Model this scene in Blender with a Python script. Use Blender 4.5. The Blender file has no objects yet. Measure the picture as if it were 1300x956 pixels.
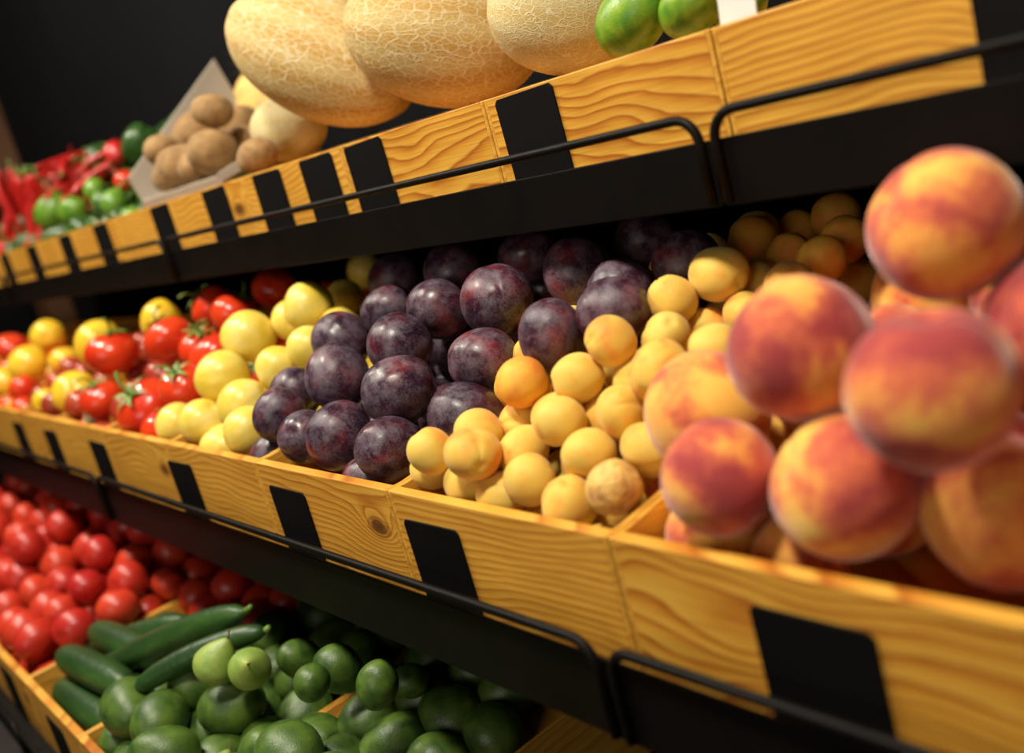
import bpy, math, random
import numpy as np
from mathutils import Vector, Matrix, Euler
random.seed(7); rng=np.random.RandomState(7)
ZO=1.1
col=bpy.context.scene.collection
bpy.context.scene.view_settings.view_transform='Standard'
F=1264.0
# ---------------------------------------------------------------- camera
Xc=Vector((1020,7,1264)).normalized(); Zc=Vector((-1607,5862,1264))
Yc=Zc.cross(Xc).normalized(); Zc=Xc.cross(Yc).normalized()
R=Matrix((Xc,Yc,Zc))
def ray(px,py):
    return R@Vector(((px-650)/F,-(py-433)/F,-1.0))
CAM=-(ray(770,682)*0.72)
cd=bpy.data.cameras.new("camera"); cam=bpy.data.objects.new("camera",cd); col.objects.link(cam)
cd.lens=35.0; cd.sensor_width=36.0; cd.shift_y=-45/1300; cd.clip_start=0.02
cam.matrix_world=Matrix.Translation(CAM)@R.to_4x4()
cd.dof.use_dof=True; cd.dof.focus_distance=1.03; cd.dof.aperture_fstop=2.4
bpy.context.scene.camera=cam
def at_y(px,py,Y):
    d=ray(px,py); t=(Y-CAM.y)/d.y
    return CAM+d*t, t
def at_z(px,py,t): return CAM+ray(px,py)*t
# ---------------------------------------------------------------- material helpers
class NT:
    def __init__(s,name):
        s.m=bpy.data.materials.new(name); s.m.use_nodes=True; s.t=s.m.node_tree; s.n=s.t.nodes; s.l=s.t.links
        s.b=s.n["Principled BSDF"]
    def N(s,typ,**k):
        n=s.n.new(typ)
        for a,b in k.items():
            if a in ("ins",):
                for i,v in b.items():
                    if isinstance(v,bpy.types.NodeSocket): s.l.new(v,n.inputs[i])
                    else: n.inputs[i].default_value=v
            else: setattr(n,a,b)
        return n
    def math(s,op,a,b=0.0,c=None,clamp=False):
        i={0:a,1:b}
        if c is not None: i[2]=c
        n=s.N("ShaderNodeMath",operation=op,ins=i); n.use_clamp=clamp; return n.outputs[0]
    def coord(s,scale=(1,1,1),rand=True):
        tc=s.N("ShaderNodeTexCoord").outputs["Object"]
        mp=s.N("ShaderNodeMapping",ins={0:tc,3:scale})
        if rand:
            oi=s.N("ShaderNodeObjectInfo").outputs["Random"]
            r=s.math("MULTIPLY",oi,57.0)
            cx=s.N("ShaderNodeCombineXYZ",ins={0:r,1:r,2:r}).outputs[0]
            s.l.new(cx,mp.inputs[1])
        return mp.outputs[0]
    def rnd(s): return s.N("ShaderNodeObjectInfo").outputs["Random"]
    def noise(s,v,scale,detail=3,dist=0.0,rough=0.5):
        return s.N("ShaderNodeTexNoise",ins={"Vector":v,"Scale":scale,"Detail":detail,"Distortion":dist,"Roughness":rough}).outputs["Fac"]
    def ramp(s,f,stops,interp='LINEAR'):
        n=s.N("ShaderNodeValToRGB",ins={0:f}); cr=n.color_ramp; cr.interpolation=interp
        while len(cr.elements)<len(stops): cr.elements.new(0.5)
        for e,(p,c) in zip(cr.elements,stops):
            e.position=p; e.color=(c[0],c[1],c[2],1) if not isinstance(c,(int,float)) else (c,c,c,1)
        return n.outputs[0]
    def mix(s,f,a,b,blend='MIX'):
        n=s.N("ShaderNodeMix",data_type='RGBA',blend_type=blend)
        for i,v in ((0,f),(6,a),(7,b)):
            if isinstance(v,bpy.types.NodeSocket): s.l.new(v,n.inputs[i])
            elif i==0: n.inputs[0].default_value=v
            else: n.inputs[i].default_value=(v[0],v[1],v[2],1)
        return n.outputs[2]
    def bump(s,h,strength=0.3,dist=0.02):
        n=s.N("ShaderNodeBump",ins={"Height":h,"Strength":strength,"Distance":dist}); s.l.new(n.outputs[0],s.b.inputs["Normal"])
    def set(s,**k):
        for a,v in k.items():
            a=a.replace("_"," ")
            inp=s.b.inputs[a]
            if isinstance(v,bpy.types.NodeSocket): s.l.new(v,inp)
            elif isinstance(v,tuple) and len(v)==3: inp.default_value=(*v,1)
            else: inp.default_value=v
        return s.m
def simple(name,c,rough=0.5,metal=0.0,var=0.06,nscale=8,spec=0.5):
    t=NT(name); v=t.coord()
    n=t.noise(v,nscale,3)
    c2=tuple(min(1,x*(1+var*4)) for x in c); c1=tuple(x*(1-var*4) for x in c)
    return t.set(Base_Color=t.ramp(n,[(0.3,c1),(0.7,c2)]),Roughness=rough,Metallic=metal,Specular_IOR_Level=spec)
def wood(name,seed,knots=(),zf=70.0,amp=6.0,con=1.0):
    t=NT(name); tc=t.N("ShaderNodeTexCoord").outputs["Object"]
    sx=t.N("ShaderNodeSeparateXYZ",ins={0:tc})
    along=t.math("ADD",sx.outputs[0],sx.outputs[1]); z=sx.outputs[2]
    rn=t.math("MULTIPLY",t.rnd(),31.0)
    a2=t.math("ADD",along,t.math("ADD",rn,seed*1.7))
    v1=t.N("ShaderNodeCombineXYZ",ins={0:t.math("MULTIPLY",a2,2.8),1:0.0,2:t.math("MULTIPLY",z,6.0)}).outputs[0]
    n1=t.noise(v1,1.0,2.0,0.1)
    n3=t.noise(t.N("ShaderNodeCombineXYZ",ins={0:t.math("MULTIPLY",a2,12.0),1:0.0,2:t.math("MULTIPLY",z,40.0)}).outputs[0],1.0,2.0)
    field=t.math("ADD",t.math("ADD",t.math("MULTIPLY",z,zf),t.math("MULTIPLY",n1,amp*1.8)),t.math("MULTIPLY",n3,0.9))
    kd=None
    for (kx,kz,am) in knots:
        dx=t.math("MULTIPLY",t.math("SUBTRACT",along,kx),20.0)
        dz=t.math("MULTIPLY",t.math("SUBTRACT",z,kz),36.0)
        d2=t.math("ADD",t.math("MULTIPLY",dx,dx),t.math("MULTIPLY",dz,dz))
        g=t.math("DIVIDE",am,t.math("ADD",d2,0.5))
        field=t.math("ADD",field,g)
        k=t.ramp(t.math("ADD",d2,t.math("MULTIPLY",n3,0.1)),[(0.06,1.0),(0.11,0.85),(0.14,0.35),(0.20,0.6),(0.27,0.0)])
        kd=k if kd is None else t.math("MAXIMUM",kd,k)
    s=t.math("FRACT",field)
    A=(0.85,0.48,0.072)
    def dk(c): return tuple(a+(b-a)*con for a,b in zip(A,c))
    base=t.ramp(s,[(0.0,A),(0.40,dk((0.80,0.41,0.052))),(0.74,dk((0.64,0.26,0.028))),(0.88,dk((0.47,0.15,0.014))),(1.0,dk((0.82,0.45,0.065)))])
    v2=t.N("ShaderNodeCombineXYZ",ins={0:t.math("MULTIPLY",a2,9.0),1:0.0,2:t.math("MULTIPLY",z,460.0)}).outputs[0]
    f=t.noise(v2,1.0,3)
    c=t.mix(0.6,base,t.ramp(f,[(0.3,(0.62,0.5,0.38)),(0.6,(1,1,1))]),'MULTIPLY')
    big=t.noise(t.N("ShaderNodeCombineXYZ",ins={0:t.math("MULTIPLY",a2,6.0),1:0.0,2:t.math("MULTIPLY",z,14.0)}).outputs[0],1.0,3)
    c=t.mix(0.5,c,t.ramp(big,[(0.35,(0.72,0.60,0.44)),(0.65,(1,1,1))]),'MULTIPLY')
    if kd is not None: c=t.mix(t.math("MULTIPLY",kd,0.9),c,(0.10,0.028,0.008))
    t.bump(f,0.10,0.001)
    return t.set(Base_Color=c,Roughness=0.42)
WOODS=[wood("pine_wood",1,[],zf=115,amp=6.5,con=.85),wood("pine_wood_knotty",2,[(0.262,-0.045,3.0)],zf=115,amp=6,con=.9),wood("pine_wood_plain",3,zf=130,amp=6,con=.85),wood("pine_wood_rings",4,[(0.04,-0.16,8.0)],zf=80,amp=8.5,con=1.05)]
WOODP=wood("pale_pine_wood",6,con=.5)
def mk_fruit_mats():
    M={}
    def peach(nm,sh):
        t=NT(nm); v=t.coord()
        n=t.noise(v,0.85,2,0.4); n2=t.noise(v,7,5,0.0,0.6)
        f=t.math("ADD",n,t.math("MULTIPLY",t.math("SUBTRACT",n2,0.5),0.24))
        return t.set(Base_Color=t.ramp(f,[(0.36+sh,(0.84,0.48,0.09)),(0.47+sh,(0.80,0.32,0.07)),(0.56+sh,(0.60,0.13,0.06)),(0.70+sh,(0.36,0.05,0.05))]),Roughness=0.78,Sheen_Weight=0.5,Sheen_Roughness=0.4,Specular_IOR_Level=0.18)
    M["peach"]=peach("peach_skin",-.03); M["peach_red"]=peach("red_peach_skin",-.09); M["peach_yellow"]=peach("yellow_peach_skin",.08)
    t=NT("apricot_skin"); v=t.coord()
    n=t.noise(v,1.0,3,0.3); rr=t.math("MULTIPLY",t.rnd(),0.17); n2=t.noise(v,12,3)
    f=t.math("ADD",t.math("ADD",n,rr),t.math("MULTIPLY",t.math("SUBTRACT",n2,0.5),0.08))
    M["apricot"]=t.set(Base_Color=t.ramp(f,[(0.35,(0.74,0.54,0.11)),(0.64,(0.78,0.48,0.075)),(0.84,(0.80,0.30,0.045))]),Roughness=0.6,Sheen_Weight=0.15,Specular_IOR_Level=0.3)
    t=NT("orange_apricot_skin"); v=t.coord(); n=t.noise(v,1.2,3)
    M["orange_apricot"]=t.set(Base_Color=t.ramp(n,[(0.35,(0.84,0.46,0.06)),(0.7,(0.80,0.25,0.04))]),Roughness=0.6,Specular_IOR_Level=0.3)
    t=NT("plum_skin"); v=t.coord()
    n=t.noise(v,1.1,3,0.2); b1=t.noise(v,2.0,6,0.3,0.65); b3=t.noise(v,18,4,0.5,0.7)
    base=t.ramp(n,[(0.40,(0.020,0.006,0.018)),(0.56,(0.050,0.009,0.019)),(0.70,(0.16,0.020,0.024))])
    bl=t.ramp(t.math("ADD",t.math("MULTIPLY",b1,0.6),t.math("MULTIPLY",b3,0.4)),[(0.44,0.0),(0.64,0.55)])
    c=t.mix(bl,base,(0.24,0.18,0.23))
    vo=t.N("ShaderNodeTexVoronoi",ins={"Vector":v,"Scale":13.0}).outputs["Distance"]
    dots=t.ramp(vo,[(0.05,0.4),(0.09,0.0)])
    c=t.mix(dots,c,(0.45,0.32,0.30))
    M["plum"]=t.set(Base_Color=c,Roughness=t.ramp(b1,[(0.4,0.28),(0.6,0.52)]))
    t=NT("yellow_plum_skin"); v=t.coord(); n=t.noise(v,1.2,4,0.4)
    vo=t.N("ShaderNodeTexVoronoi",ins={"Vector":v,"Scale":9.0}).outputs["Distance"]
    c=t.ramp(n,[(0.3,(0.72,0.51,0.04)),(0.55,(0.78,0.60,0.11)),(0.8,(0.82,0.70,0.27))])
    c=t.mix(t.ramp(vo,[(0.08,0.35),(0.14,0.0)]),c,(0.92,0.85,0.55))
    M["yellow_plum"]=t.set(Base_Color=c,Roughness=0.36)
    t=NT("tomato_skin"); v=t.coord(); n=t.noise(v,0.9,3)
    M["tomato"]=t.set(Base_Color=t.ramp(n,[(0.3,(0.52,0.020,0.007)),(0.7,(0.68,0.055,0.01))]),Roughness=0.24,Coat_Weight=0.1)
    t=NT("pale_tomato_skin"); v=t.coord(); n=t.noise(v,0.9,3); rr=t.rnd()
    f=t.math("ADD",t.math("MULTIPLY",n,0.5),t.math("MULTIPLY",rr,0.5))
    M["pink_tomato"]=t.set(Base_Color=t.ramp(f,[(0.25,(0.40,0.012,0.010)),(0.75,(0.58,0.045,0.015))]),Roughness=0.36)
    t=NT("yellow_tomato_skin"); v=t.coord(); n=t.noise(v,0.9,3)
    M["yellow_tomato"]=t.set(Base_Color=t.ramp(n,[(0.3,(0.80,0.46,0.02)),(0.7,(0.84,0.56,0.04))]),Roughness=0.28,Coat_Weight=0.1)
    t=NT("dark_tomato_skin"); v=t.coord(); n=t.noise(v,0.8,3)
    M["brown_tomato"]=t.set(Base_Color=t.ramp(n,[(0.3,(0.17,0.03,0.012)),(0.6,(0.38,0.035,0.015)),(0.8,(0.28,0.13,0.03))]),Roughness=0.25)
    def melon_mat(nm,c0,c1,cn):
        t=NT(nm); v=t.coord(rand=True); raw=t.N("ShaderNodeTexCoord").outputs["Object"]
        wv=t.N("ShaderNodeTexNoise",ins={"Vector":v,"Scale":5.0,"Detail":3.0})
        vv=t.N("ShaderNodeMix",data_type='VECTOR',ins={0:0.09,4:v,5:wv.outputs["Color"]}).outputs[1]
        st=t.N("ShaderNodeMapping",ins={0:vv,3:(1.0,1.0,0.65)}).outputs[0]
        vo=t.N("ShaderNodeTexVoronoi",feature='DISTANCE_TO_EDGE',ins={"Vector":st,"Scale":12.0}).outputs["Distance"]
        vo2=t.N("ShaderNodeTexVoronoi",feature='DISTANCE_TO_EDGE',ins={"Vector":st,"Scale":26.0}).outputs["Distance"]
        net=t.math("MAXIMUM",t.ramp(vo,[(0.02,1.0),(0.08,0.0)]),t.math("MULTIPLY",t.ramp(vo2,[(0.02,1.0),(0.10,0.0)]),0.55))
        sx=t.N("ShaderNodeSeparateXYZ",ins={0:raw})
        an=t.math("ARCTAN2",sx.outputs[1],sx.outputs[0])
        stripe=t.math("MULTIPLY",t.math("ADD",t.math("SINE",t.math("MULTIPLY",an,12.0)),1.0),0.5)
        n=t.noise(v,1.4,3)
        f=t.math("ADD",t.math("MULTIPLY",n,0.5),t.math("MULTIPLY",stripe,0.5))
        c=t.mix(t.math("MULTIPLY",net,0.9),t.ramp(f,[(0.25,c0),(0.7,c1)]),cn)
        t.bump(net,0.3,0.008)
        return t.set(Base_Color=c,Roughness=0.65,Specular_IOR_Level=0.25)
    M["melon"]=melon_mat("melon_skin",(0.48,0.27,0.050),(0.53,0.37,0.12),(0.68,0.54,0.31))
    M["melon_pale"]=melon_mat("pale_melon_skin",(0.55,0.39,0.13),(0.58,0.46,0.20),(0.70,0.60,0.37))
    t=NT("kiwi_skin"); v=t.coord(); n=t.noise(v,2,4); n2=t.noise(v,40,2)
    t.bump(n2,0.3,0.01)
    M["kiwi"]=t.set(Base_Color=t.ramp(n,[(0.3,(0.23,0.115,0.032)),(0.7,(0.40,0.23,0.08))]),Roughness=0.75,Sheen_Weight=0.1)
    def green(nm,a,b,rough,sc=1.5):
        t=NT(nm); v=t.coord(); n=t.noise(v,sc,4,0.3); n2=t.noise(v,14,2); t.bump(n2,0.08,0.02)
        return t.set(Base_Color=t.ramp(n,[(0.3,a),(0.7,b)]),Roughness=rough)
    M["lime"]=green("lime_skin",(0.06,0.18,0.012),(0.16,0.30,0.025),0.35)
    M["papaya"]=green("papaya_skin",(0.06,0.22,0.015),(0.28,0.42,0.03),0.35)
    M["avocado"]=green("avocado_skin",(0.022,0.065,0.010),(0.10,0.17,0.022),0.42)
    M["pear"]=green("pear_skin",(0.18,0.30,0.05),(0.31,0.39,0.08),0.45)
    M["pepper"]=green("pepper_skin",(0.015,0.05,0.01),(0.04,0.11,0.015),0.3)
    M["leaf"]=green("leaf_green",(0.05,0.11,0.02),(0.13,0.21,0.04),0.5)
    M["stem"]=green("stem_green",(0.08,0.17,0.02),(0.20,0.28,0.04),0.5)
    M["chili"]=simple("chili_skin",(0.45,0.010,0.008),0.35)
    M["stem_brown"]=simple("stem_brown",(0.12,0.06,0.02),0.7)
    t=NT("cucumber_skin"); v=t.coord(rand=False)
    sp=t.N("ShaderNodeMapping",ins={0:v,3:(0.15,1,1)}).outputs[0]; n=t.noise(sp,30,3); n2=t.noise(v,60,2)
    t.bump(n2,0.4,0.004)
    M["cucumber"]=t.set(Base_Color=t.ramp(n,[(0.35,(0.010,0.036,0.007)),(0.6,(0.024,0.072,0.012)),(0.78,(0.07,0.14,0.026))]),Roughness=0.42)
    t=NT("dried_skin"); v=t.coord(); n=t.noise(v,1.6,4,0.6); t.bump(n,0.3,0.04)
    M["dried"]=t.set(Base_Color=t.ramp(n,[(0.36,(0.50,0.25,0.08)),(0.48,(0.74,0.45,0.12)),(0.7,(0.78,0.52,0.13))]),Roughness=0.65)
    return M
M=mk_fruit_mats()
BLACK=simple("black_tag_card",(0.0035,0.0028,0.0028),0.65,spec=.12)
METAL=simple("black_painted_metal",(0.0035,0.0024,0.002),0.5,0.0,0.08,20,spec=.14)
WALL=simple("charcoal_wall_paint",(0.0042,0.0042,0.0052),0.85,0,0.05,2,spec=.1)
WALL2=simple("charcoal_side_paint",(0.005,0.005,0.006),0.85,0,0.05,2,spec=.1)
FLOOR=simple("grey_concrete_floor",(0.06,0.05,0.045),0.6,0,0.06,3)
CARTON=simple("white_cardboard",(0.46,0.40,0.33),0.7,0,0.03,6)
PAPER=simple("white_paper",(0.8,0.8,0.78),0.6,0,0.01,6)
BROWN=simple("brown_wood_post",(0.10,0.04,0.014),0.5,0,0.08,4)
# ---------------------------------------------------------------- mesh helpers
def mesh_from(name,vs,fs,mat,smooth=True):
    me=bpy.data.meshes.new(name); me.from_pydata([tuple(v) for v in vs],[],fs); me.update()
    if mat: me.materials.append(mat)
    if smooth:
        for p in me.polygons: p.use_smooth=True
    return me
def obj(name,data,loc=(0,0,0),rot=None,scale=None,parent=None,label=None,category=None,group=None,kind=None):
    o=bpy.data.objects.new(name,data); o.location=loc
    if rot is not None: o.rotation_euler=rot
    if scale is not None: o.scale=scale if hasattr(scale,'__len__') else (scale,)*3
    if parent: o.parent=parent
    if label: o["label"]=label
    if category: o["category"]=category
    if group: o["group"]=group
    if kind: o["kind"]=kind
    col.objects.link(o); return o
def box_mesh(name,x0,x1,y0,y1,z0,z1,mat,bev=0.0):
    import bmesh
    bm=bmesh.new(); bmesh.ops.create_cube(bm,size=1)
    for v in bm.verts:
        v.co=Vector(((x0+x1)/2+v.co.x*(x1-x0),(y0+y1)/2+v.co.y*(y1-y0),(z0+z1)/2+v.co.z*(z1-z0)))
    if bev>0: bmesh.ops.bevel(bm,geom=bm.edges[:],offset=bev,segments=2,affect='EDGES',profile=0.5)
    me=bpy.data.meshes.new(name); bm.to_mesh(me); bm.free(); me.materials.append(mat); return me
def prism_mesh(name,poly,axis,a0,a1,mat,bev=0.0008):
    import bmesh
    bm=bmesh.new(); n=len(poly)
    mk=(lambda p,a:(a,p[0],p[1])) if axis=='x' else (lambda p,a:(p[0],a,p[1]))
    A=[bm.verts.new(mk(p,a0)) for p in poly]; B=[bm.verts.new(mk(p,a1)) for p in poly]
    bm.faces.new(A); bm.faces.new(B[::-1])
    for i in range(n): bm.faces.new([A[i],B[i],B[(i+1)%n],A[(i+1)%n]])
    bmesh.ops.recalc_face_normals(bm,faces=bm.faces[:])
    if bev>0: bmesh.ops.bevel(bm,geom=bm.edges[:],offset=bev,segments=1,affect='EDGES')
    me=bpy.data.meshes.new(name); bm.to_mesh(me); bm.free(); me.materials.append(mat); return me
def ball(name,fn,mat,nu=44,nv=30):
    vs=[];fs=[]
    vs.append(fn(0,0))
    for i in range(1,nv):
        th=math.pi*i/nv
        for j in range(nu): vs.append(fn(th,2*math.pi*j/nu))
    vs.append(fn(math.pi,0)); last=len(vs)-1
    for j in range(nu): fs.append((0,1+j,1+(j+1)%nu))
    for i in range(nv-2):
        a=1+i*nu;b=a+nu
        for j in range(nu): fs.append((a+j,b+j,b+(j+1)%nu,a+(j+1)%nu))
    a=1+(nv-2)*nu
    for j in range(nu): fs.append((a+j,last,a+(j+1)%nu))
    return mesh_from(name,vs,fs,mat)
def fruit_fn(groove=0.0,gw=0.25,dimple=0.0,dw=0.3,bot=0.0,sz=1.0,sx=1.0,ribs=0,ribd=0.0,seed=0,lump=0.015,tip=0.0):
    rr=random.Random(seed); ph=[rr.uniform(0,6.28) for _ in range(6)]
    def fn(th,p):
        s=math.sin(th)
        dp=((p+math.pi)%(2*math.pi))-math.pi
        r=1.0
        r-=groove*math.exp(-(dp/gw)**2)*(s**0.6)
        r-=dimple*math.exp(-(th/dw)**2)
        r-=bot*math.exp(-((math.pi-th)/dw)**2)
        r+=tip*math.exp(-((math.pi-th)/0.35)**2)
        if ribs: r+=ribd*math.cos(ribs*p+ph[0])*(s**1.0)*(0.4+0.6*abs(math.cos(th)))
        r+=lump*(math.sin(2*p+ph[1])*s+math.sin(3*th+ph[2])*s+0.7*math.sin(3*p+2*th+ph[3])*s)
        return (r*s*math.cos(p)*sx,r*s*math.sin(p),r*math.cos(th)*sz)
    return fn
def tube(name,pts,rad,mat,seg=10,caps=True):
    pts=[Vector(p) for p in pts]; n=len(pts)
    rads=rad if hasattr(rad,'__len__') else [rad]*n
    vs=[];fs=[]; up=None
    for i,p in enumerate(pts):
        t=(pts[min(i+1,n-1)]-pts[max(i-1,0)]).normalized()
        if up is None:
            up=Vector((0,0,1)) if abs(t.z)<0.9 else Vector((0,1,0))
        a=t.cross(up).normalized(); b=a.cross(t).normalized(); up=b
        for j in range(seg):
            an=2*math.pi*j/seg
            vs.append(p+a*math.cos(an)*rads[i]+b*math.sin(an)*rads[i])
    for i in range(n-1):
        for j in range(seg):
            fs.append((i*seg+j,i*seg+(j+1)%seg,(i+1)*seg+(j+1)%seg,(i+1)*seg+j))
    if caps:
        fs.append(tuple(range(seg))[::-1]); fs.append(tuple((n-1)*seg+j for j in range(seg)))
    return mesh_from(name,vs,fs,mat)
# ---------------------------------------------------------------- kinds
K={}
def kind(k,name,mats,fns,label,category,tilt=3.14,nu=44,nv=30):
    K[k]=dict(name=name,meshes=[ball(name+"_mesh",f,mats,nu,nv) for f in fns],label=label,cat=category,tilt=tilt)
PF=lambda:[fruit_fn(0.06,0.2,0.16,0.28,0.0,0.95,seed=s,tip=0.02,lump=.02) for s in (1,2,3)]
kind("peach","peach",M["peach"],PF(),"ripe peach with red blush over orange velvety skin","peach",1.0,64,40)
kind("peach_red","peach",M["peach_red"],PF(),"ripe peach with mostly dusky red velvety skin","peach",1.0,64,40)
kind("peach_yellow","peach",M["peach_yellow"],PF(),"yellow-orange peach with a light blush beside the apricots","peach",1.0,64,40)
kind("apricot","apricot",M["apricot"],[fruit_fn(0.08,0.14,0.12,0.25,0.02,1.06,.93,seed=s,lump=0.026) for s in (4,5,6)],"small golden yellow apricot heaped in a pine crate","apricot")
kind("orange_apricot","apricot",M["orange_apricot"],[fruit_fn(0.055,0.16,0.12,0.25,0.02,0.98,seed=s) for s in (4,5)],"orange red-cheeked apricot among paler apricots","apricot")
kind("plum","plum",M["plum"],[fruit_fn(0.03,0.14,0.06,0.22,0.0,1.06,.96,seed=s,lump=0.016) for s in (7,8,9)],"dark purple plum with pale waxy bloom in a pine crate","plum",3.14,56,36)
kind("yellow_plum","yellow_plum",M["yellow_plum"],[fruit_fn(0.03,0.14,0.10,0.22,0.0,0.97,seed=s) for s in (10,11)],"pale yellow speckled plum heaped in a pine crate","plum")
kind("tomato","tomato",M["tomato"],[fruit_fn(0,0.2,0.16,0.35,0.03,0.86,ribs=5,ribd=0.02,seed=s) for s in (12,13)],"glossy red tomato in a pine crate","tomato",0.7)
kind("pink_tomato","tomato",M["pink_tomato"],[fruit_fn(0,0.2,0.12,0.3,0.03,0.93,ribs=5,ribd=0.012,seed=s) for s in (14,15)],"shiny red tomato heaped in the lowest crate","tomato")
kind("yellow_tomato","yellow_tomato",M["yellow_tomato"],[fruit_fn(0,0.2,0.12,0.3,0.03,0.9,ribs=5,ribd=0.015,seed=s) for s in (16,17)],"glossy yellow tomato among red tomatoes","tomato")
kind("brown_tomato","cherry_tomato",M["brown_tomato"],[fruit_fn(0,0.2,0.1,0.3,0,1.05,seed=s) for s in (18,)],"small brownish red cherry tomato in a crate","tomato")
kind("cherry_tomato","cherry_tomato",M["tomato"],[fruit_fn(0,0.2,0.1,0.3,0,1.0,seed=s) for s in (19,)],"small bright red cherry tomato","tomato")
kind("kiwi","kiwi",M["kiwi"],[fruit_fn(0,0.2,0.04,0.2,0.04,1.2,.95,seed=s,lump=0.02) for s in (20,21)],"brown fuzzy kiwi fruit lying in a white carton","kiwi")
kind("lime","lime",M["lime"],[fruit_fn(0,0.2,-0.08,0.2,-0.1,1.15,seed=s) for s in (22,23)],"fresh green lime in a pine crate","lime")
kind("avocado","avocado",M["avocado"],[fruit_fn(0,0.2,-0.18,0.7,0,1.15,seed=s,lump=0.02) for s in (24,25)],"dark green avocado in the lowest crate","avocado")
kind("dried","apricot",M["dried"],[fruit_fn(0.12,0.2,0.1,0.3,0,0.95,seed=s,lump=0.03) for s in (26,)],"shrivelled brownish apricot at the crate edge","apricot")
def pear_fn(seed):
    rr=random.Random(seed); ph=rr.uniform(0,6)
    def fn(th,p):
        s=math.sin(th); z=math.cos(th)
        w=1.0 if z<0 else 1.0-0.52*(z**1.3)
        zz=z*(1.4 if z>0 else 0.95)
        return (s*w*math.cos(p)*(1+0.03*math.sin(2*p+ph)),s*w*math.sin(p),zz-0.1)
    return fn
kind("pear","pear",M["pear"],[pear_fn(27),pear_fn(28)],"light green pear with a short stem in a crate","pear",1.0)
kind("pepper","green_pepper",M["pepper"],[fruit_fn(0,0.2,0.2,0.35,0.08,1.25,ribs=4,ribd=0.07,seed=s) for s in (29,)],"glossy dark green pepper in a crate","pepper",0.8)
kind("red_pepper","red_pepper",M["chili"],[fruit_fn(0,0.2,0.2,0.35,0.08,1.35,ribs=4,ribd=0.08,seed=s) for s in (30,)],"glossy dark red pepper among greens","pepper",1.2)
def calyx_mesh():
    vs=[];fs=[]
    for k in range(6):
        a=2*math.pi*k/6+0.2
        d=Vector((math.cos(a),math.sin(a),0)); s=Vector((-math.sin(a),math.cos(a),0))
        prev=None
        for i in range(6):
            t=i/5; r=0.05+t*0.66; z=0.80+0.10*math.sin(t*2.6)+ (0.12*t if k%2 else 0.03*t)
            w=0.085*(1-t)**0.7*(0.6+1.0*min(1,t*3)); 
            b=len(vs); c=d*r+Vector((0,0,z-0.12*t*t))
            vs+= [c-s*w,c+Vector((0,0,0.03)),c+s*w]
            if prev is not None:
                fs+=[(prev,prev+1,b+1,b),(prev+1,prev+2,b+2,b+1)]
            prev=b
    me=mesh_from("calyx_mesh",vs,fs,M["stem"]); return me
CALYX=calyx_mesh()
STEM=tube("stem_mesh",[(0,0,0.76),(0.02,0,0.98),(0.12,0.02,1.2),(0.34,0.05,1.36),(0.6,0.05,1.40)],[0.06,0.05,0.045,0.045,0.06],M["stem"],8)
PSTEM=tube("pear_stem_mesh",[(0,0,1.2),(0.02,0,1.42),(0.08,0.02,1.62),(0.14,0.02,1.72)],[0.05,0.04,0.035,0.06],M["stem_brown"],8)
def put(k,p,r,group=None,rot=None,calyx=False,label=None,squash=1.0):
    d=K[k]; me=random.choice(d["meshes"])
    if rot is None:
        T=d["tilt"]; 
        if T>3: rot=(random.uniform(-3.14,3.14),random.uniform(-3.14,3.14),random.uniform(-3.14,3.14))
        else: rot=(random.uniform(-T,T),random.uniform(-T,T),random.uniform(-3.14,3.14))
    o=obj(d["name"],me,p,rot,r,label=label or d["label"],category=d["cat"],group=group)
    if calyx and k in("tomato",):
        obj("calyx",CALYX,parent=o); obj("stem",STEM,parent=o)
    if k=="pear": obj("stem",PSTEM,parent=o)
    return o
# ---------------------------------------------------------------- crates & shelves
W=0.3; HC=0.117
LV={"middle":dict(Y=0.0,Z=0.0,D=0.5,rise=0.06,b0=-0.072,bs=0.2,zf=-0.070,x0=-3.0,x1=0.6,zb=-.152),
    "upper":dict(Y=0.2386,Z=0.331,D=0.46,rise=0.02,b0=-0.05,bs=0.12,zf=-0.063,x0=-3.6,x1=0.6,zb=-.138),
    "lower":dict(Y=-0.24,Z=-0.33,D=0.5,rise=0.0,b0=-0.072,bs=0.14,zf=-0.068,x0=-2.4,x1=-0.3,zb=-.138)}
TAGS={"middle":[0.164,-0.239,-0.53,-0.864,-1.245,-1.548,-1.81,-2.15,-2.45],
      "upper":[0.25,-0.236,-0.546,-0.668,-0.817,-1.01,-1.254,-1.6,-1.86,-2.16,-2.45,-2.75,-3.05],
      "lower":[-0.47,-0.75,-1.05,-1.36,-1.66,-1.95]}
LBL={"middle":"open pine crate heaped with fruit, golden grained boards","upper":"open pine crate with black blank tags on top shelf","lower":"open pine crate holding vegetables on the lowest shelf"}
ST=0.0045
TAG=prism_mesh("price_tag_mesh",[(-0.040,0),(0.040,0),(0.044,-0.004),(0.044,-0.084),(0.040,-0.088),(-0.040,-0.088),(-0.044,-0.084),(-0.044,-0.004)],'y',-0.0022,-0.0002,BLACK,0.0004)
ci=0
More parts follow.
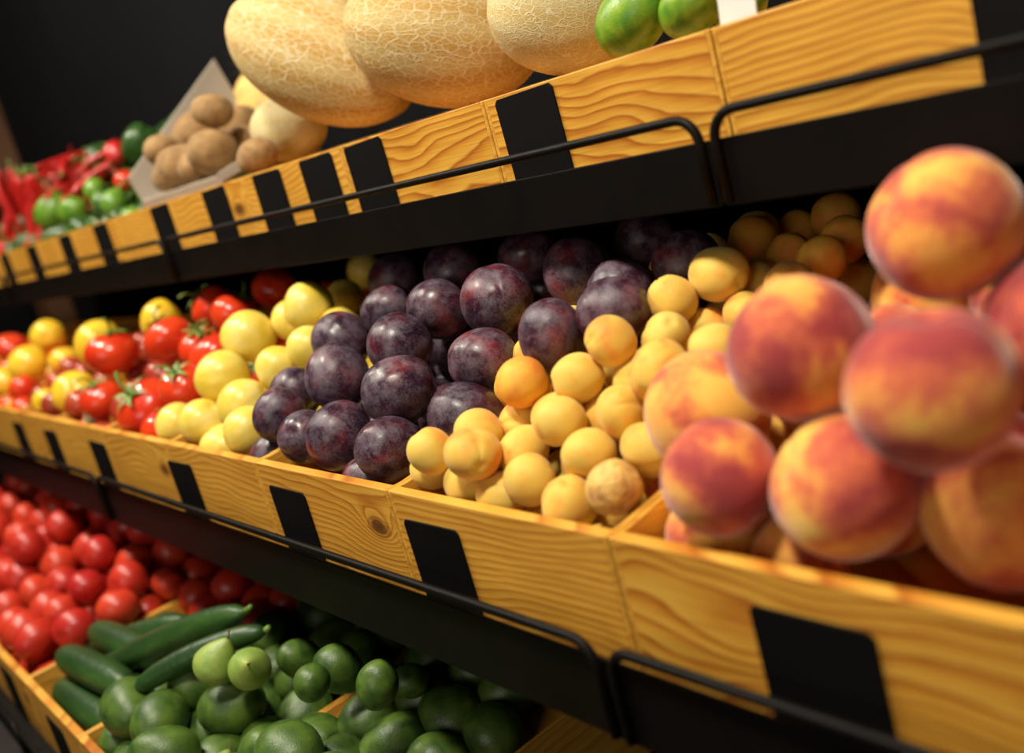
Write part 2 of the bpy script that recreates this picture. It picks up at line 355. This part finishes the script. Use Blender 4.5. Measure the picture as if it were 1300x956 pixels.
for lv,L in LV.items():
    n=int(round((L["x1"]-L["x0"])/W)); D=L["D"]; rise=L["rise"]
    for i in range(n):
        x1=L["x1"]-i*W; x0=x1-W
        e=obj("crate",None,(x0,L["Y"],L["Z"]),label=LBL[lv],category="crate",group="pine crates on the "+lv+" shelf")
        wm=WOODS[ci%4]; ci+=1
        if lv=="middle" and abs(x0+0.6)<.01: wm=WOODS[1]
        if lv=="middle" and abs(x0)<.01: wm=WOODS[3]
        if lv=="middle" and abs(x0+.3)<.01: wm=WOODS[2]
        if lv=="middle" and abs(x0+.9)<.01: wm=WOODS[0]
        if lv=="upper" and abs(x0+.3)<.01: wm=WOODS[3]
        a=0.001+ST; b=W-0.001-ST
        obj("front_board",box_mesh("front_board",a,b,0,0.012,-HC,0,wm,0.0012),parent=e)
        obj("back_board",box_mesh("back_board",a,b,D-0.012,D,-HC,rise,wm,0.001),parent=e)
        for s0,s1 in ((0.001,0.001+ST),(b,b+ST)):
            obj("side_board",prism_mesh("side_board",[(0,-HC),(D,-HC),(D,rise),(0.02,0.0),(0,0.0)],'x',s0,s1,WOODP),parent=e)
        obj("bottom_board",prism_mesh("bottom_board",[(0.012,L["b0"]-0.008),(D-0.012,L["b0"]-0.008+L["bs"]*D),(D-0.012,L["b0"]+L["bs"]*D),(0.012,L["b0"])],'x',a,b,wm),parent=e)
        for tx in TAGS[lv]:
            if x0<=tx<x1:
                obj("price_tag",TAG,(tx-x0,0,-0.003 if lv=="upper" else -0.026),rot=(0,random.uniform(-.02,.02),0),parent=e,label="blank black price tag")
    yb=0.80-L["Y"]
    m0=1.2
    while m0>L["x0"]+0.01:
        e=obj("metal_shelf",None,(m0-1.2,L["Y"],L["Z"]),label="black painted metal display shelf with front guard rail",category="shelf",group="black metal shelves")
        yl=-0.030
        obj("shelf_panel",box_mesh("shelf_panel",0.002,1.198,yl+0.004,yb,-HC-0.006,-HC-0.001,METAL,0.0008),parent=e)
        zt=-0.084; zb=L["zb"]
        obj("front_lip",box_mesh("front_lip",0.002,1.198,yl,yl+0.0035,zb,zt,METAL,0.001),parent=e)
        zr=L["zf"]; rr=0.022
        pts=[(0.008,yl-0.003,zb+.004),(0.008,yl-0.003,zr-rr)]
        for q in range(1,7):
            an=math.pi/2*q/6; pts.append((0.008+rr*(1-math.cos(an)),yl-0.003,zr-rr+rr*math.sin(an)))
        for q in range(1,12): pts.append((0.03+q*(1.14/12),yl-0.003,zr))
        for q in range(0,7):
            an=math.pi/2*q/6; pts.append((1.192-rr+rr*math.sin(an),yl-0.003,zr-rr+rr*math.cos(an)))
        pts.append((1.192,yl-0.003,zb+.004))
        obj("guard_rail",tube("guard_rail",pts,0.0042,METAL,10),parent=e)
        for bx in (0.012,1.185):
            obj("bracket",prism_mesh("bracket",[(0.02,-HC-0.006),(yb,-HC-0.006),(yb,-HC-0.10),(yb-0.03,-HC-0.10),(0.02,-HC-0.02)],'x',bx,bx+0.004,METAL),parent=e)
        m0-=1.2
# ---------------------------------------------------------------- settling solver
def settle(items,lv,iters=240,seed=1,pack=.96):
    L=LV[lv]; N=len(items)
    P=np.array([tuple(i["p"]) for i in items],float); P[:,1]-=L["Y"]; P[:,2]-=L["Z"]
    Rr=np.array([i["r"] for i in items]); key=np.array([i["key"] for i in items])
    T=P.copy(); home=np.floor(P[:,0]/W)*W
    mass=np.where(key,8.0,1.0)
    for it in range(iters):
        if it%8==0:
            d=P[:,None,:]-P[None,:,:]; dist=np.sqrt((d**2).sum(2)); lim=Rr[:,None]+Rr[None,:]+0.02
            I,J=np.where(np.triu(dist<lim,1))
            wi=(mass[J]/(mass[I]+mass[J]))[:,None]; wj=1-wi
        final=it>iters-70
        if not final:
            P[:,2]-=np.where(key,0.0003,0.0010)
            P[key,:2]+=(T[key,:2]-P[key,:2])*0.15; P[key,2]+=(T[key,2]-P[key,2])*0.10
        for _ in range(2):
            d=P[I]-P[J]; dist=np.sqrt((d**2).sum(1))+1e-9
            ov=(Rr[I]+Rr[J])*pack-dist; m=ov>0
            c=(d[m]/dist[m][:,None])*(ov[m]*0.5)[:,None]
            np.add.at(P,I[m],c*wi[m]); np.add.at(P,J[m],-c*wj[m])
            base=L["b0"]+L["bs"]*P[:,1]+Rr*1.02
            P[:,2]=np.maximum(P[:,2],base)
            inf=P[:,2]<0.7*Rr
            P[:,1]=np.where(inf,np.maximum(P[:,1],0.0125+Rr),np.maximum(P[:,1],0.0125+Rr*0.55))
            P[:,1]=np.minimum(P[:,1],L["D"]-0.013-Rr)
            rim=np.maximum(0,(P[:,1]-0.02)/(L["D"]-0.02)*L["rise"])
            h=np.clip((P[:,2]-rim)/Rr,0,1); m_=Rr*np.sqrt(1-h*h)
            lo=home+0.006+m_; hi=home+W-0.006-m_
            ins=h<0.95
            P[:,0]=np.where(ins,np.clip(P[:,0],lo,hi),P[:,0])
    keep=np.array(key)
    pr=np.random.RandomState(3); dirs=pr.normal(size=(26,3)); dirs/=np.linalg.norm(dirs,axis=1)[:,None]
    W0=np.array([0,L["Y"],L["Z"]])
    for cp in ((0,0,0),(-.45,-.1,.05),(.3,-.1,.0),(-.1,-.1,.3),(-1.2,-.2,.1)):
        C=np.array(tuple(CAM))+np.array(cp)-W0
        for i in range(N):
            if keep[i]: continue
            S=P[i]+dirs*Rr[i]*1.001; V=C-S; dist=np.linalg.norm(V,axis=1); V/=dist[:,None]
            f=(dirs*V).sum(1)>0.05
            if not f.any(): continue
            S=S[f];V=V[f]
            near=np.linalg.norm(P-P[i],axis=1)<0.45; near[i]=False
            Q=P[near]; q=Rr[near]
            D=Q[None]-S[:,None]; tt=(D*V[:,None]).sum(2); d2=(D**2).sum(2)-tt**2
            hit=((tt>0)&(d2<(q[None]*1.0)**2)).any(1)
            if (~hit).any(): keep[i]=True
    P[:,1]+=L["Y"]; P[:,2]+=L["Z"]
    for i,p in zip(items,P): i["p"]=Vector(p)
    items[:]=[i for i,k in zip(items,keep) if k]
    return items
def surf(lv,Yl,r,hmax,Lc):
    return r*0.35+hmax*(1-math.exp(-max(0,Yl-0.012-r)/Lc))
def keypt(lv,px,py,lift,r,hmax,Lc):
    L=LV[lv]; d=ray(px,py); t=0.35
    while t<5:
        q=CAM+d*t; Yl=q.y-L["Y"]
        if Yl>0.012+r*0.9 and q.z-L["Z"]<=surf(lv,Yl,r,hmax,Lc)+lift: return q,t
        t+=0.004
    return q,t
def fill(lv,x0,x1,k,r,hmax,Lc,items,keys,ymax=None,alt=None,top=0.35,exc=.84,ymin=0):
    L=LV[lv]; ks=[(i["p"],i["r"]) for i in keys]
    ymax=ymax or L["D"]-0.02
    dx=2*r*1.0; dy=dx*0.87; lay=0
    while lay<9:
        y=ymin+0.0125+r+(r*0.58 if lay%2 else 0); row=0
        while y<ymax-r:
            x=x0+0.007+r+((row+lay)%2)*r
            while x<x1-0.006-r+1e-6:
                z=L["b0"]+L["bs"]*y+r*1.05+lay*r*1.64
                s=surf(lv,y,r,hmax,Lc)
                if z<s+r*top:
                    j=.3
                    p=Vector((x+random.uniform(-j,j)*r,y+L["Y"]+random.uniform(-j,j)*r,z+L["Z"]))
                    ok=all((p-q).length>(r+rq)*exc for q,rq in ks)
                    if ok:
                        kk=k; r2=r*random.uniform(0.88,1.08)
                        if alt and random.random()<alt[1]: kk=alt[0]
                        items.append(dict(k=kk,p=p,r=r2,key=False,g=None))
                x+=dx
            y+=dy; row+=1
        lay+=1
def keylist(lv,kind_,lst,rng_,hmax,Lc,g):
    out=[]
    for e in lst:
        px,py,rp=e[:3]; lift=e[3] if len(e)>3 else 0
        r=0.5*(rng_[0]+rng_[1])
        for _ in range(3):
            q,t=keypt(lv,px,py,lift,r,hmax,Lc); r=min(max(rp*t/F,rng_[0]),rng_[1])
        kk=e[4] if len(e)>4 else kind_
        out.append(dict(k=kk,p=q,r=r,key=True,g=g))
    return out
items=[]
pk=[]
for px,py,rp,t,kk in [(1207,290,99,.62,"peach"),(1183,487,109,.53,"peach_red"),(1025,460,97,.64,"peach"),(1080,626,97,.605,"peach"),(935,612,75,.67,"peach_red"),(890,545,82,.745,"peach_yellow"),(1275,636,108,.575,"peach_red"),(1345,400,102,.585,"peach_red")]:
    q=at_z(px,py,t); pk.append(dict(k=kk,p=q,r=rp*t/F,key=True,g=None))
for px,py,rp,t,kk in [(1098,348,58,.72,"peach_yellow"),(1105,400,62,.70,"peach_yellow"),(1180,592,75,.665,"peach_red"),(1195,700,72,.65,"peach_red"),(1000,560,66,.72,"peach"),(1250,430,75,.67,"peach"),(850,640,42,.78,"peach_yellow"),(1110,560,66,.67,"peach_red"),(1000,690,60,.70,"peach"),(960,520,60,.78,"peach_yellow"),(1170,400,60,.70,"peach_yellow")]:
    q=at_z(px,py,t); items.append(dict(k=kk,p=q,r=rp*t/F,key=False,g=None))
extra_p=list(items)
ap=keylist("middle","apricot",[(540,587,31),(600,595,35),(665,608,33),(722,620,38),(788,600,32,0.0,"dried"),(640,628,20),(622,562,25),(670,562,34),(735,577,32),(790,540,34),
  (668,497,34,.02,"orange_apricot"),(650,532,22),(697,535,26),(728,545,22),(765,507,31),(738,487,30,.02),(724,476,26,.0,"orange_apricot"),(830,472,40,.02),(845,425,31,.02),(862,393,25,.02),
  (900,395,26,.01),(910,440,30,.02),(935,402,22),(955,362,30,.01),(955,305,34,.02,"orange_apricot"),(1000,322,26,.01,"orange_apricot"),(1002,360,28,.02),(1042,326,30,.02,"orange_apricot"),
  (1035,280,25,.01,"orange_apricot"),(1072,300,30,.02,"orange_apricot"),(1095,257,32,.02,"orange_apricot"),(815,560,25),(790,450,28,.01),(800,490,26)],(.0225,.029),.10,.12,None)
pl=keylist("middle","plum",[(495,567,44),(430,550,46),(388,552,30),(366,543,28),(342,548,24),(575,520,46),(505,485,46,.02),(427,475,42,.015),(372,500,32),(515,432,42,.03),(433,430,37,.02),
  (548,400,40,.03),(493,393,34,.03),(630,378,48,.045),(617,465,43,.01),(705,437,45,.03),(575,345,40,.05),(500,352,34,.04),(735,345,45,.04),(790,425,42,.02),(790,370,40,.03),(870,330,45,.04),(670,322,38,.04),(820,300,36,.04)],(.033,.040),.10,.12,None)
yp=keylist("middle","yellow_plum",[(310,517,36),(258,535,30),(222,537,22),(318,553,27),(285,470,38,.02),(322,427,34,.03),(353,465,29,.01),(398,393,33,.04),(392,440,26,.02),(425,407,22,.02),(437,378,20,.02),(465,342,24,.03),(360,408,22,.03)],(.032,.041),.09,.12,None)
tm=keylist("middle","tomato",[(188,517,40),(145,450,33,.03),(215,430,32,.03),(130,508,27),(235,487,28),(270,388,28,.04),(297,400,25,.03),(255,440,22),(350,365,30,.03),(97,500,28,0,"yellow_tomato"),(125,435,30,.03,"yellow_tomato"),(205,405,20,.04,"yellow_tomato"),
   (35,460,25,.02,"yellow_tomato"),(10,485,22,.0,"yellow_tomato"),(15,440,20,.03),(60,425,20,.03,"yellow_tomato")],(.040,.051),.10,.12,None)
allk=pk+ap+pl+yp+tm
for i in allk: items.append(i)
fill("middle",0,.3,"peach",.040,.09,.12,items,pk+extra_p,ymax=.5,top=.9,exc=.78,alt=("peach_yellow",.4))
fill("middle",.3,.6,"peach",.042,.06,.12,items,pk,ymax=.35,top=.6)
fill("middle",-.3,0,"apricot",.024,.105,.12,items,allk,top=1.4,exc=.72,alt=("orange_apricot",.06))
fill("middle",-.6,-.3,"plum",.036,.10,.12,items,allk,top=.9,exc=.75)
fill("middle",-.9,-.6,"yellow_plum",.036,.10,.12,items,allk,top=.9,exc=.78)
fill("middle",-1.2,-.9,"tomato",.043,.09,.12,items,allk,top=.8,exc=.78)
fill("middle",-1.5,-1.2,"brown_tomato",.030,.09,.12,items,allk,ymax=.4,alt=("tomato",.4),top=.8)
fill("middle",-1.8,-1.5,"brown_tomato",.028,.08,.12,items,allk,ymax=.32,alt=("yellow_tomato",.1),top=.8)
fill("middle",-2.1,-1.8,"tomato",.036,.09,.12,items,allk,ymax=.35,alt=("yellow_tomato",.35))
fill("middle",-2.4,-2.1,"tomato",.038,.09,.12,items,allk,ymax=.35,alt=("yellow_tomato",.2))
fill("middle",-3.0,-2.4,"tomato",.042,.09,.12,items,allk,ymax=.3,alt=("yellow_tomato",.3))
settle(items,"middle")
GR={"peach":"peaches in the crate","peach_red":"peaches in the crate","peach_yellow":"peaches in the crate","apricot":"apricots in the crate","orange_apricot":"apricots in the crate","dried":"apricots in the crate","plum":"dark plums in the crate","yellow_plum":"yellow plums in the crate","tomato":"red tomatoes on the middle shelf","yellow_tomato":"yellow tomatoes on the middle shelf","brown_tomato":"small tomatoes on the middle shelf"}
for i in items:
    put(i["k"],i["p"],i["r"],group=GR[i["k"]],calyx=(i["k"]=="tomato" and i["p"].x>-1.5 and i["p"].y<0.3))
# ---- lower shelf
lo=[]
pears=[]
for n_,(px,py,rp,Y) in enumerate([(274,838,28,-.10),(316,846,27,-.08),(345,870,26,-.14),(298,880,28,-.17),(245,866,22,-.14)]):
    q,t=at_y(px,py,Y); pears.append(dict(k="pear",p=q,r=rp*t/F,key=n_ in (0,1),g=None))
av=[]
for px,py,rp,Y in [(342,806,26,.02),(380,834,25,-.01),(428,846,30,-.02),(478,868,28,-.03),(415,812,20,.08),(520,862,22,.04),(395,864,24,-.07)]:
    q,t=at_y(px,py,Y); av.append(dict(k="avocado",p=q,r=rp*t/F,key=True,g=None))
lo+=pears+av
for a in range(4):
    fill("lower",-2.4+a*.3,-2.1+a*.3,"pink_tomato",.034,.10,.12,lo,[],ymax=.4,top=.8)
fill("lower",-1.2,-.9,"pink_tomato",.034,.06,.12,lo,[],ymax=.5,top=.6,ymin=.27)
fill("lower",-.6,-.3,"avocado",.035,.02,.12,lo,pears+av,top=.6,exc=.8)
fill("lower",-.9,-.6,"avocado",.035,.02,.12,lo,pears+av,ymax=.49,top=.6,exc=.8)
settle(lo,"lower",220)
GL={"pink_tomato":"tomatoes on the lowest shelf","avocado":"avocados on the lowest shelf","pear":"pears on the lowest shelf"}
for i in lo: put(i["k"],i["p"],i["r"],group=GL[i["k"]])
def cucumber(mid,d,Lh,rr,bow=0.018):
    nn=22; pts=[];rad=[]
    for i in range(nn+1):
        s=-1+2*i/nn; pts.append((s*Lh,0.0,bow*(1-s*s))); rad.append(rr*max(0.05,(1-abs(s)**7))**0.5*(1-0.15*s*s))
    o=obj("cucumber",tube("cucumber_mesh",pts,rad,M["cucumber"],20),mid,label="long dark green cucumber lying across a crate",category="cucumber",group="cucumbers on the lowest shelf")
    o.rotation_euler=d.to_track_quat('X','Z').to_euler()
    obj("stem",tube("cucumber_stem",[(Lh*0.99,0,0),(Lh*1.03,0,0.001),(Lh*1.06,0,0.003)],[0.005,0.004,0.003],M["stem"],8),parent=o)
for a,b,r in [((78,852),(240,788),15),((98,874),(312,776),17),((172,876),(338,800),15)]:
    A,ta=at_y(a[0],a[1],-.17); B,tb=at_y(b[0],b[1],-.03)
    cucumber((A+B)/2,B-A,(B-A).length/2,r*ta/F,.010)
for j in range(4):
    yy=-.19+j*.057
    cucumber(Vector((-1.05+.01*(j%2),yy,-.33+LV["lower"]["b0"]+.14*(yy+.24)+.033)),Vector((1,0.05,0.0)),.13,.027,0)
for j in range(2):
    yy=-.165+j*.058
    cucumber(Vector((-1.05-.01*(j%2),yy,-.33+LV["lower"]["b0"]+.14*(yy+.24)+.078)),Vector((1,0.10,0.0)),.13,.025,0)
# ---------------------------------------------------------------- upper shelf
def melon(px,py,half_len,half_h,Y,axis_img,label,seed,mat="melon"):
    q,t=at_y(px,py,Y)
    fn=fruit_fn(0,.2,.02,.2,.02,1.0,ribs=9,ribd=.006,seed=seed,lump=.008)
    me=ball("melon_mesh",fn,M[mat],72,48)
    o=obj("melon",me,q,label=label,category="melon",group="netted melons in the top crates")
    a=half_len*t/F; b=half_h*t/F
    o.scale=(b,b,a)
    o.rotation_euler=Vector(axis_img).to_track_quat('Z','Y').to_euler()
    sc=ball("stem_scar_mesh",lambda th,p:(0.09*math.sin(th)*math.cos(p),0.09*math.sin(th)*math.sin(p),0.975+0.02*math.cos(th)),M["kiwi"],20,10)
    obj("stem_scar",sc,parent=o,label="brown dry stem scar")
    return o
melon(406,70,144,81,.355,(-1,-.32,.66),"large oval netted melon, golden with tan netting",31)
melon(562,44,130,91,.385,(-1,-.75,.50),"large netted melon resting beside another melon",32)
melon(714,13,98,80,.375,(-1,-.6,.4),"pale yellow netted melon beside green fruit",33,"melon_pale")
melon(366,163,60,42,.375,(-1,-.1,.1),"small pale netted melon under a larger one",34,"melon_pale")
for px,py,rp,Y in [(802,24,43,.31),(878,6,38,.31),(850,-14,40,.38),(940,10,30,.36)]:
    q,t=at_y(px,py,Y); 
    o=obj("papaya",ball("papaya_mesh",fruit_fn(0,.2,-.06,.25,-.08,1.35,seed=px,lump=.015),M["papaya"]),q,(.2,1.35+random.uniform(-.2,.2),0.1),rp*t/F,label="smooth bright green unripe papaya",category="papaya",group="green papayas in the top crate")
pb,t=at_y(318,40,.58)
pm=ball("pineapple_body",fruit_fn(0,.2,.05,.3,.05,1.4,seed=5,ribs=12,ribd=.02),M["dried"],48,30)
po=obj("pineapple",pm,(pb.x,.58,.331-.012+.117),None,.083,label="pineapple with grey-green spiky crown behind melons",category="pineapple")
vs=[];fs=[]
for k in range(26):
    a=k*2.4; el=1.35-0.045*k; Ln=1.1-0.012*k; prev=None
    for i in range(6):
        t=i/5; e2=el-0.5*t; c=Vector((math.cos(a)*math.cos(e2)*Ln*t,math.sin(a)*math.cos(e2)*Ln*t,1.3+math.sin(e2)*Ln*t)); s=Vector((-math.sin(a),math.cos(a),0))*0.13*(1-t)
        b=len(vs); vs+=[c-s,c+s]
        if prev is not None: fs.append((prev,prev+1,b+1,b))
        prev=b
obj("crown",mesh_from("crown_mesh",vs,fs,M["leaf"]),parent=po,label="spiky grey-green leaf crown")
# white carton with kiwis (tilted)
TA=math.radians(15); O=Vector((-1.38,.262,.335)); CW=.36
e=obj("carton",None,O,rot=(TA,0,0),label="white cardboard tray tilted in the crate holding kiwis",category="carton")
obj("side_panel",prism_mesh("side_panel",[(0,0),(.28,0),(.28,.175),(0,.06)],'x',0,.004,CARTON,.0006),parent=e)
obj("side_panel",prism_mesh("side_panel",[(0,0),(.28,0),(.28,.02),(0,.015)],'x',CW,CW+.004,CARTON,.0006),parent=e)
for nm,bx in (("back_panel",(.0045,CW-.0005,.276,.28,.0,.03)),("bottom_panel",(.0045,CW-.0005,.0,.2755,-.004,0)),("front_panel",(.0045,CW-.0005,-.004,0,-.004,.012))):
    obj(nm,box_mesh(nm,*bx,CARTON,0.0008),parent=e)
kp=[];kr=[];kk=[]
for px,py,rp,Y in [(257,180,33,.36),(306,162,29,.40),(284,219,32,.305),(244,222,29,.305),(218,230,22,.30),(300,190,24,.35),(262,213,22,.34)]:
    q,t=at_y(px,py,Y); kp.append(tuple(q)); kr.append(rp*t/F*.97); kk.append(True)
for j in range(2):
    for i in range(4):
        q=O+Matrix.Rotation(TA,3,'X')@Vector((.07+i*.072,.05+j*.08,.034)); kp.append(tuple(q)); kr.append(.030); kk.append(False)
kp=np.array(kp); kr=np.array(kr); kk=np.array(kk); T0=kp.copy()
for it in range(160):
    for a in range(len(kp)):
        for b in range(a):
            d=kp[a]-kp[b]; L_=np.linalg.norm(d)+1e-9; ov=(kr[a]+kr[b])*.95-L_
            if ov>0:
                wa=.03 if kk[a] and not kk[b] else (.97 if kk[b] and not kk[a] else .5)
                kp[a]+=d/L_*ov*.5*wa*2*.5; kp[b]-=d/L_*ov*.5*(1-wa)*2*.5
    zz=O.z+(kp[:,1]-O.y)*math.tan(TA)+kr*1.03
    kp[:,2]=np.maximum(kp[:,2],zz); kp[:,0]=np.clip(kp[:,0],O.x+.006+kr,O.x+CW+.02-kr*.8); kp[:,1]=np.maximum(kp[:,1],.262+kr*.8)
    if it<120:
        kp[kk]+=(T0[kk]-kp[kk])*.2; kp[~kk,2]-=.0005
for p,r in zip(kp,kr):
    put("kiwi",Vector(p),r,group="kiwis in the white carton",rot=(random.uniform(-.3,.3),1.57+random.uniform(-.5,.5),random.uniform(-.7,.7)))
q,t=at_y(326,198,.285); put("kiwi",q,24*t/F,group="kiwis in the white carton",rot=(.2,1.4,.5),label="brown fuzzy kiwi fruit touching the small melon")
# vegetables in the far top crates
up=[]
def uk(k,lst,Y):
    for px,py,rp in lst:
        q,t=at_y(px,py,Y); up.append(dict(k=k,p=q,r=max(.018,min(.05,rp*t/F)),key=True,g=None))
uk("lime",[(68,268,22),(96,268,18),(120,240,14),(132,255,12)],.31)
uk("cherry_tomato",[(150,262,14),(158,228,14)],.33)
uk("red_pepper",[(147,192,13),(90,214,14)],.38)
uk("pepper",[(175,182,22),(150,205,18),(125,205,20),(100,222,20)],.42)
kcopy=list(up)
for a,(k,r,al) in enumerate([("pepper",.030,("lime",.4)),("pepper",.032,("red_pepper",.3)),("pepper",.034,("red_pepper",.3)),("pepper",.036,("red_pepper",.4)),("red_pepper",.036,("pepper",.5)),("pepper",.032,("red_pepper",.4)),("red_pepper",.038,("pepper",.3))]):
    fill("upper",-1.8-a*.3,-1.5-a*.3,k,r,.06,.1,up,kcopy,alt=al,top=.6)
settle(up,"upper",180)
GU={"lime":"limes in the top crates","cherry_tomato":"small tomatoes in the top crates","pepper":"green peppers in the top crates","red_pepper":"red peppers in the top crates"}
for i in up: put(i["k"],i["p"],i["r"],group=GU[i["k"]],label=None)
def chili_meshes():
    out=[]
    for s in range(3):
        pts=[];rad=[]
        for i in range(15):
            t=i/14; pts.append((0.12*math.sin(t*2+s),0.08*math.sin(t*3+s),t*2-1)); rad.append(0.11*(1-t**2.2)**0.8*(0.5+0.5*min(1,t*6+.3))+0.004)
        out.append(tube("chili_mesh",pts,rad,M["chili"],12))
    return out
CH=chili_meshes(); CHS=tube("chili_stem",[(0,0,-1),(0.0,0,-1.12),(.03,0,-1.25)],[.06,.03,.035],M["stem"],8)
def chili(p,L,rot,lb="slender bright red chili pepper standing in a bunch"):
    m=random.choice(CH); o=obj("chili_pepper",m,p,rot,L,label=lb,category="chili pepper",group="red chilies in the top crate")
    obj("stem",CHS,(sum(m.vertices[i].co.x for i in range(12))/12,sum(m.vertices[i].co.y for i in range(12))/12,0),parent=o)
for i in range(28):
    px=2+i*2.2; q,t=at_y(px,266+random.uniform(-14,8),.28+random.uniform(0,.1)); chili(q,.09,(random.uniform(-.25,.25)+3.14*(i%2),random.uniform(-.35,.35),random.uniform(0,6)))
for i in range(34):
    px=random.uniform(70,140); q,t=at_y(px,random.uniform(200,240),.33+random.uniform(0,.1)); chili(q,.07,(random.uniform(.8,1.9),random.uniform(-.5,.5),random.uniform(0,6)),"slender red chili pepper lying among leafy greens")
for (px,py,Y) in [(60,225,.42),(150,228,.36),(110,185,.5),(20,240,.5),(190,222,.36),(140,200,.4),(80,215,.42),(165,200,.42)]:
    q,t=at_y(px,py,Y); vs=[];fs=[]
    for k in range(22):
        a=random.uniform(0,6.28); el=random.uniform(.3,1.4); Ln=random.uniform(.7,1.1); prev=None
        for i in range(7):
            t=i/6; e2=el-0.9*t; wv=.02*math.sin(i*2.1+k)
            c=Vector((math.cos(a)*math.cos(e2)*Ln*t+wv,math.sin(a)*math.cos(e2)*Ln*t+wv,math.sin(max(e2,-.2))*Ln*t+wv)); s=Vector((-math.sin(a),math.cos(a),.3*math.sin(i*1.7)))*0.22*math.sin(math.pi*min(.97,t*.9+.06))
            b=len(vs); vs+=[c-s,c+Vector((0,0,.03)),c+s]
            if prev is not None: fs+=[(prev,prev+1,b+1,b),(prev+1,prev+2,b+2,b+1)]
            prev=b
    obj("herb_bunch",mesh_from("herb_bunch",vs,fs,M["leaf"]),(q.x,q.y,q.z-.035),None,.085,label="leafy dark green herb bunch between vegetables",category="herbs",group="herb bunches in the top crates")
for (a,b,Ya,Yb) in [((175,215),(238,135),.40,.58),((160,222),(218,152),.42,.6)]:
    A,t=at_y(*a,Ya); B,t=at_y(*b,Yb); d=B-A; Lh=d.length/2; pts=[];rad=[]
    for i in range(19):
        s=-1+2*i/18; pts.append((s*Lh,0,0)); rad.append(.015*max(0.05,(1-abs(s)**6))**0.5)
    o=obj("zucchini",tube("zucchini_mesh",pts,rad,M["cucumber"],18),(A+B)/2,label="dark green zucchini leaning against a white carton",category="zucchini",group="zucchinis in the top crate"); o.rotation_euler=d.to_track_quat('X','Z').to_euler()
    obj("stem",tube("zucchini_stem",[(Lh*.98,0,0),(Lh*1.1,0,0)],[.006,.008],M["stem"],8),parent=o)
q,t=at_y(935,2,.262)
obj("paper_card",box_mesh("paper_card",-.018,.018,-.0006,.0006,-.045,.02,PAPER,0.0002),q,(0,.1,0),label="small white paper card stuck in the top crate",category="card")
# ---------------------------------------------------------------- room
obj("wall_back",box_mesh("wall_back",-4.9,2.4,.802,.9,-ZO,2.2,WALL),kind="structure")
obj("wall_left",box_mesh("wall_left",-5.0,-4.9,-3.0,.9,-ZO,2.2,WALL2),kind="structure")
obj("floor",box_mesh("floor",-5.0,2.4,-3.0,.9,-ZO-.1,-ZO,FLOOR),kind="structure")
q,t=at_y(2,100,.76)
obj("trim_1",box_mesh("trim_1",q.x-.50,q.x-.30,.70,.80,-ZO,2.2,BROWN,.004),kind="structure")
# ---------------------------------------------------------------- lights
def area(name,loc,target,size,power,colr,sy=None):
    ld=bpy.data.lights.new(name,'AREA'); ld.energy=power; ld.color=colr; ld.size=size
    if sy: ld.shape='RECTANGLE'; ld.size_y=sy
    o=bpy.data.objects.new(name,ld); col.objects.link(o); o.location=loc
    o.rotation_euler=(Vector(target)-Vector(loc)).to_track_quat('-Z','Y').to_euler()
area("ceiling_spot",(0.15,-.56,1.9),(-.3,.1,0),.25,45,(1,.92,.77))
area("ceiling_spot",(-1.3,-.52,1.9),(-1.4,.1,0),.25,42,(1,.92,.77))
area("ceiling_spot",(-2.7,-.50,1.9),(-2.6,.1,0),.25,32,(1,.92,.77))
area("front_fill_light",(0.6,-2.9,.9),(-.7,0,0),1.6,20,(1,.91,.78),1.2)  # added soft fill from the front, not a real window
w=bpy.data.worlds.new("world"); bpy.context.scene.world=w; w.use_nodes=True
w.node_tree.nodes["Background"].inputs[0].default_value=(1,.85,.7,1); w.node_tree.nodes["Background"].inputs[1].default_value=.035
for o in list(col.objects):
    if o.parent is None: o.location.z+=ZO
print("OBJ",len(col.objects),len(items),len(lo),len(up))
